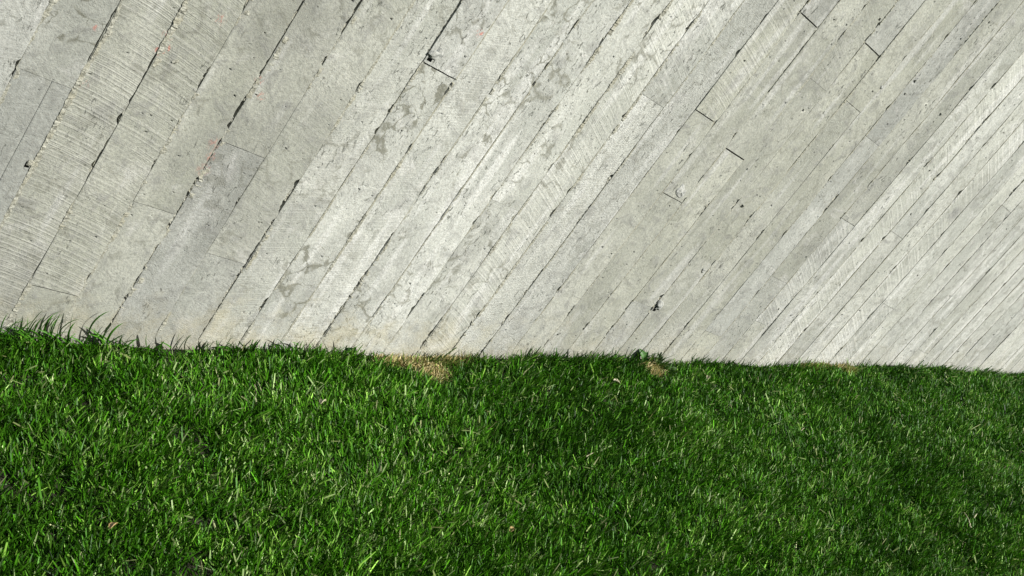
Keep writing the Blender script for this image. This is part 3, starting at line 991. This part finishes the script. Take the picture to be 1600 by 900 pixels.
TUFTS = [  # x, y, blades, length, lean to the right (+) or left (-), label
    (-0.25, -0.018, 30, 0.112, -0.1, 'leftmost grass tuft, thick and long, at the left edge of the wall foot'),
    (-0.222, -0.012, 16, 0.085, 0.1, 'second grass tuft from the left edge along the wall foot'),
    (-0.19, -0.016, 20, 0.11, -0.35, 'third grass tuft from the left edge, long blades against the wall'),
    (-0.15, -0.012, 12, 0.118, 0.35, 'fourth grass tuft from the left edge, long blades against the wall'),
    (-0.118, -0.014, 12, 0.062, -0.2, 'fifth grass tuft from the left edge, short and spreading'),
    (-0.085, -0.012, 10, 0.09, 0.2, 'grass tuft at the foot of the leftmost dark ragged seam'),
    (-0.03, -0.01, 10, 0.08, 0.5, 'thin grass tuft, first one right of the leftmost dark ragged seam'),
    (0.01, -0.012, 9, 0.048, 0.3, 'low grass tuft, second one right of the leftmost dark ragged seam'),
    (0.045, -0.01, 8, 0.062, 0.45, 'sparse grass tuft, third one right of the leftmost dark ragged seam'),
    (0.11, -0.012, 10, 0.055, 0.3, 'grass tuft at the foot of the second dark seam from the left'),
    (0.165, -0.012, 9, 0.062, 0.15, 'small grass tuft, first one right of the second dark seam from the left'),
    (0.215, -0.012, 10, 0.045, 0.2, 'low grass tuft, second one right of the second dark seam from the left'),
    (0.262, -0.01, 6, 0.07, -0.2, 'thin grass tuft, third one right of the second dark seam from the left'),
    (0.312, -0.01, 8, 0.06, 0.25, 'spiky grass tuft, fourth one right of the second dark seam from the left'),
    (0.372, -0.01, 8, 0.04, 0.1, 'low thin grass tuft, second one left of the tiny dark seedling'),
    (0.44, -0.01, 6, 0.048, 0.4, 'little grass tuft just left of the tiny dark seedling'),
    (0.53, -0.016, 10, 0.046, -0.1, 'bushy grass tuft just left of the largest straw patch'),
    (0.69, -0.012, 10, 0.034, 0.1, 'short grass tuft growing within the largest straw patch'),
    (1.28, -0.01, 6, 0.042, -0.3, 'grass tuft at the wall just left of the broad-leaved weed'),
]
ti = 0
for (tx, ty, nb, tl, ln, lab) in TUFTS:
    e = link('grass_tuft', None)
    e.location = (tx, ty, float(ground_z(tx, ty)) - .004)
    tag(e, lab, 'grass tuft', 'long grass tufts along the foot of the wall')
    r = np.random.default_rng(600 + ti)
    for b in range(nb):
        az = r.uniform(-.5, .5) + (0 if r.random() < .5 + ln * .6 else math.pi)
        tilt = abs(r.normal(.18, .2))
        Lb = tl * r.uniform(.5, 1.0)
        V, q, _ = long_blade(Lb, r.uniform(.0038, .0066), az, tilt, r.uniform(.2, 1.9), 7000 + ti * 50 + b, None)
        V += np.array([r.normal(0, .016), -abs(r.normal(0, .006)), 0])
        V[:, 1] = np.minimum(V[:, 1], -ty - 0.005)
        me = mesh_np('blade', V, q)
        cc = (np.array([0.050, 0.185, 0.010]) * (1 - .6 * r.random()) + np.array([0.07, 0.17, 0.02]) * .5 * r.random())
        vattr(me, 'blade_colour', np.tile(np.append(cc, 1), (len(V), 1)), 'FLOAT_COLOR')
        o = link('blade', me, M_GRASS)
        o.parent = e
    ti += 1


# ------------------------------------------------------------------ weeds and litter
def leaf_mesh(name, L, w, bend, cup, seed, lobes=0.0):
    r = np.random.default_rng(seed)
    nl, nw = 11, 7
    T = np.linspace(0, 1, nl)
    S = np.linspace(-1, 1, nw)
    V = []
    for t_ in T:
        hw = w * .5 * math.sin(math.pi * min(1, t_ ** .75 * .97 + .03)) ** .8 * (1 + lobes * math.sin(t_ * 26)) + .0004
        a = bend * t_
        cx = L * (math.sin(a) / bend if abs(bend) > 1e-3 else t_)
        cz = L * ((math.cos(a) - 1) / bend if abs(bend) > 1e-3 else 0)
        for s in S:
            V.append((cx, s * hw, cz + cup * hw * s * s * 1.2 + r.normal(0, .0003) - .0008 * (abs(s) < .1)))
    ids = np.arange(nl * nw).reshape(nl, nw)
    q = np.stack([ids[:-1, :-1], ids[1:, :-1], ids[1:, 1:], ids[:-1, 1:]], -1).reshape(-1, 4)
    return mesh_np(name, np.array(V), q)


def leaf_material(name, c0, c1, sc=120.0):
    t = NT(name)
    tc = t.n('ShaderNodeTexCoord').outputs['Object']
    t.set(t.b.inputs['Base Color'], t.mix(t.ramp(t.noise(tc, sc, 4.0), .35, .65), c0, c1))
    t.b.inputs['Roughness'].default_value = .5
    t.set(t.b.inputs['Normal'], t.bump(t.noise(tc, sc * 2.5, 3.0), .5, .001))
    return t.m


M_WEED = leaf_material('weed_leaf', (0.030, 0.10, 0.012), (0.055, 0.16, 0.025))
M_WEED2 = leaf_material('grey_green_weed_leaf', (0.085, 0.15, 0.055), (0.14, 0.22, 0.085))
M_LEAFDRY = leaf_material('withered_leaf', (0.26, 0.17, 0.065), (0.38, 0.28, 0.12))
M_TWIG = leaf_material('bleached_stem', (0.34, 0.33, 0.20), (0.46, 0.43, 0.28))


def weed(name, x, y, leaves, mat, label, seed, group=None):
    e = link(name, None)
    e.location = (x, y, float(ground_z(x, y)))
    tag(e, label, 'weed', group)
    r = np.random.default_rng(seed)
    for (az, pitch, L, w, h) in leaves:
        me = leaf_mesh('leaf', L, w, r.uniform(.3, 1.0), r.uniform(.2, .6), seed + int(az * 10), .06)
        o = link('leaf', me, mat)
        o.parent = e
        o.location = (0, 0, h)
        o.rotation_euler = (r.normal(0, .25), -pitch, az)
    st = []
    for j in range(6):
        a = j * math.pi / 3
        st.append((.0016 * math.cos(a), .0016 * math.sin(a), 0))
    mh = max(l[4] for l in leaves) + .002
    V = np.array(st + [(p[0] * .6, p[1] * .6, mh) for p in st])
    q = np.array([[j, (j + 1) % 6, 6 + (j + 1) % 6, 6 + j] for j in range(6)])
    o = link('stem', mesh_np('stem', V, q), mat)
    o.parent = e


weed('broadleaf_weed', 1.400, -0.020, [(2.0, 1.25, .040, .025, .026), (0.4, .9, .030, .020, .024), (3.6, .6, .026, .018, .020), (-.9, .5, .030, .018, .016)], M_WEED,
     'dark broad-leaved weed with an upright leaf at the foot of the wall', 71)
r = np.random.default_rng(5)
weed('feathery_weed', 1.462, -0.022, [(r.uniform(-3.1, 3.1), r.uniform(.3, 1.3), r.uniform(.012, .026), r.uniform(.006, .010), r.uniform(.012, .040)) for i in range(34)],
     M_WEED2, 'grey-green small-leaved weed just right of the broad-leaved weed', 91)
weed('rosette_weed', 1.498, -0.045, [(2.8, .5, .026, .022, .020), (1.2, .4, .022, .018, .018), (-.6, .5, .022, .014, .016), (4.2, .3, .024, .016, .018)], M_WEED2,
     'low pale rosette weed right of the small straw patch', 121)
weed('seedling', 0.470, -0.012, [(2.4, 1.0, .020, .014, .016), (0.2, .9, .018, .012, .016), (3.6, .6, .016, .012, .014)], M_WEED,
     'tiny dark seedling at the wall foot below a faint board end', 131)


def litter(name, x, y, L, w, az, mat, label, cat, seed, bend=.6, h=.030):
    me = leaf_mesh(name, L, w, bend, .9, seed, .12)
    o = link(name, me, mat)
    o.location = (x, y, float(ground_z(x, y)) + h)
    o.rotation_euler = (random.uniform(-.3, .3), random.uniform(-.15, .15) + .3, az)
    tag(o, label, cat)
    md = o.modifiers.new('thick', 'SOLIDIFY')
    md.thickness = .0006
    return o


litter('dry_leaf', -0.150, -0.560, .024, .009, .9, M_LEAFDRY, 'orange brown curled dry leaf on the lawn, lower left', 'leaf', 3)
litter('dry_leaf', 0.597, -0.640, .024, .010, .55, M_LEAFDRY, 'tan crumpled dry leaf at the bottom middle of the lawn', 'leaf', 4)
litter('dry_leaf', 1.600, -0.110, .032, .011, .7, M_TWIG, 'pale dry leaf on a dark bare spot right of the rosette weed', 'leaf', 5, .3)
litter('dry_leaf', 0.322, -0.225, .028, .012, .8, M_TWIG, 'pale crumpled dry leaf on the lawn left of centre', 'leaf', 6)
litter('dry_leaf', 1.210, -0.130, .026, .011, -.4, M_TWIG, 'small pale dry leaf left of and below the smaller straw patch', 'leaf', 16)


def stick(x, y, pts, rad, label, seed):
    r = np.random.default_rng(seed)
    P = np.array(pts, float)
    T = np.linspace(0, len(P) - 1, 14)
    Q = np.stack([np.interp(T, np.arange(len(P)), P[:, i]) for i in range(3)], -1) + r.normal(0, rad * .25, (14, 3))
    V, ns = [], 7
    for i in range(14):
        d = Q[min(i + 1, 13)] - Q[max(i - 1, 0)]
        d /= np.linalg.norm(d)
        a = np.cross(d, [0, 0, 1.0])
        a /= np.linalg.norm(a)
        b = np.cross(d, a)
        rr_ = rad * (1 - .55 * i / 13) * r.uniform(.85, 1.15)
        V += [Q[i] + rr_ * (a * math.cos(k * 2 * math.pi / ns) + b * math.sin(k * 2 * math.pi / ns)) for k in range(ns)]
    ids = np.arange(14 * ns).reshape(14, ns)
    q = np.stack([ids[:-1], np.roll(ids[:-1], -1, 1), np.roll(ids[1:], -1, 1), ids[1:]], -1).reshape(-1, 4)
    V += [Q[0], Q[-1]]
    c = 14 * ns
    tr = [[c, ids[0, (k + 1) % ns], ids[0, k]] for k in range(ns)] + [[c + 1, ids[-1, k], ids[-1, (k + 1) % ns]] for k in range(ns)]
    o = link('fallen_straw', mesh_np('fallen_straw', np.array(V), q, np.array(tr)), M_TWIG)
    o.location = (x, y, float(ground_z(x, y)) + .032)
    tag(o, label, 'straw')


stick(0.925, -0.438, [(0, 0, .002), (.014, .006, -.003), (.029, .012, -.012)], .0016, 'straight pale dry stem lying on the lawn right of centre', 2)
stick(2.130, -0.830, [(0, 0, .0), (.010, .020, .008), (.022, .048, .006)], .0022, 'long bleached dry stem standing out of the grass, lower right', 3)
stick(2.185, -0.800, [(0, 0, .002), (.016, .006, -.004), (.034, .012, -.013)], .0022, 'short bleached dry stem lying beside the longer one, lower right', 4)
stick(1.790, -0.375, [(0, 0, .002), (.012, .006, -.003), (.026, .012, -.010)], .0013, 'thin white dry stem lying on the lawn between centre and right edge', 6)
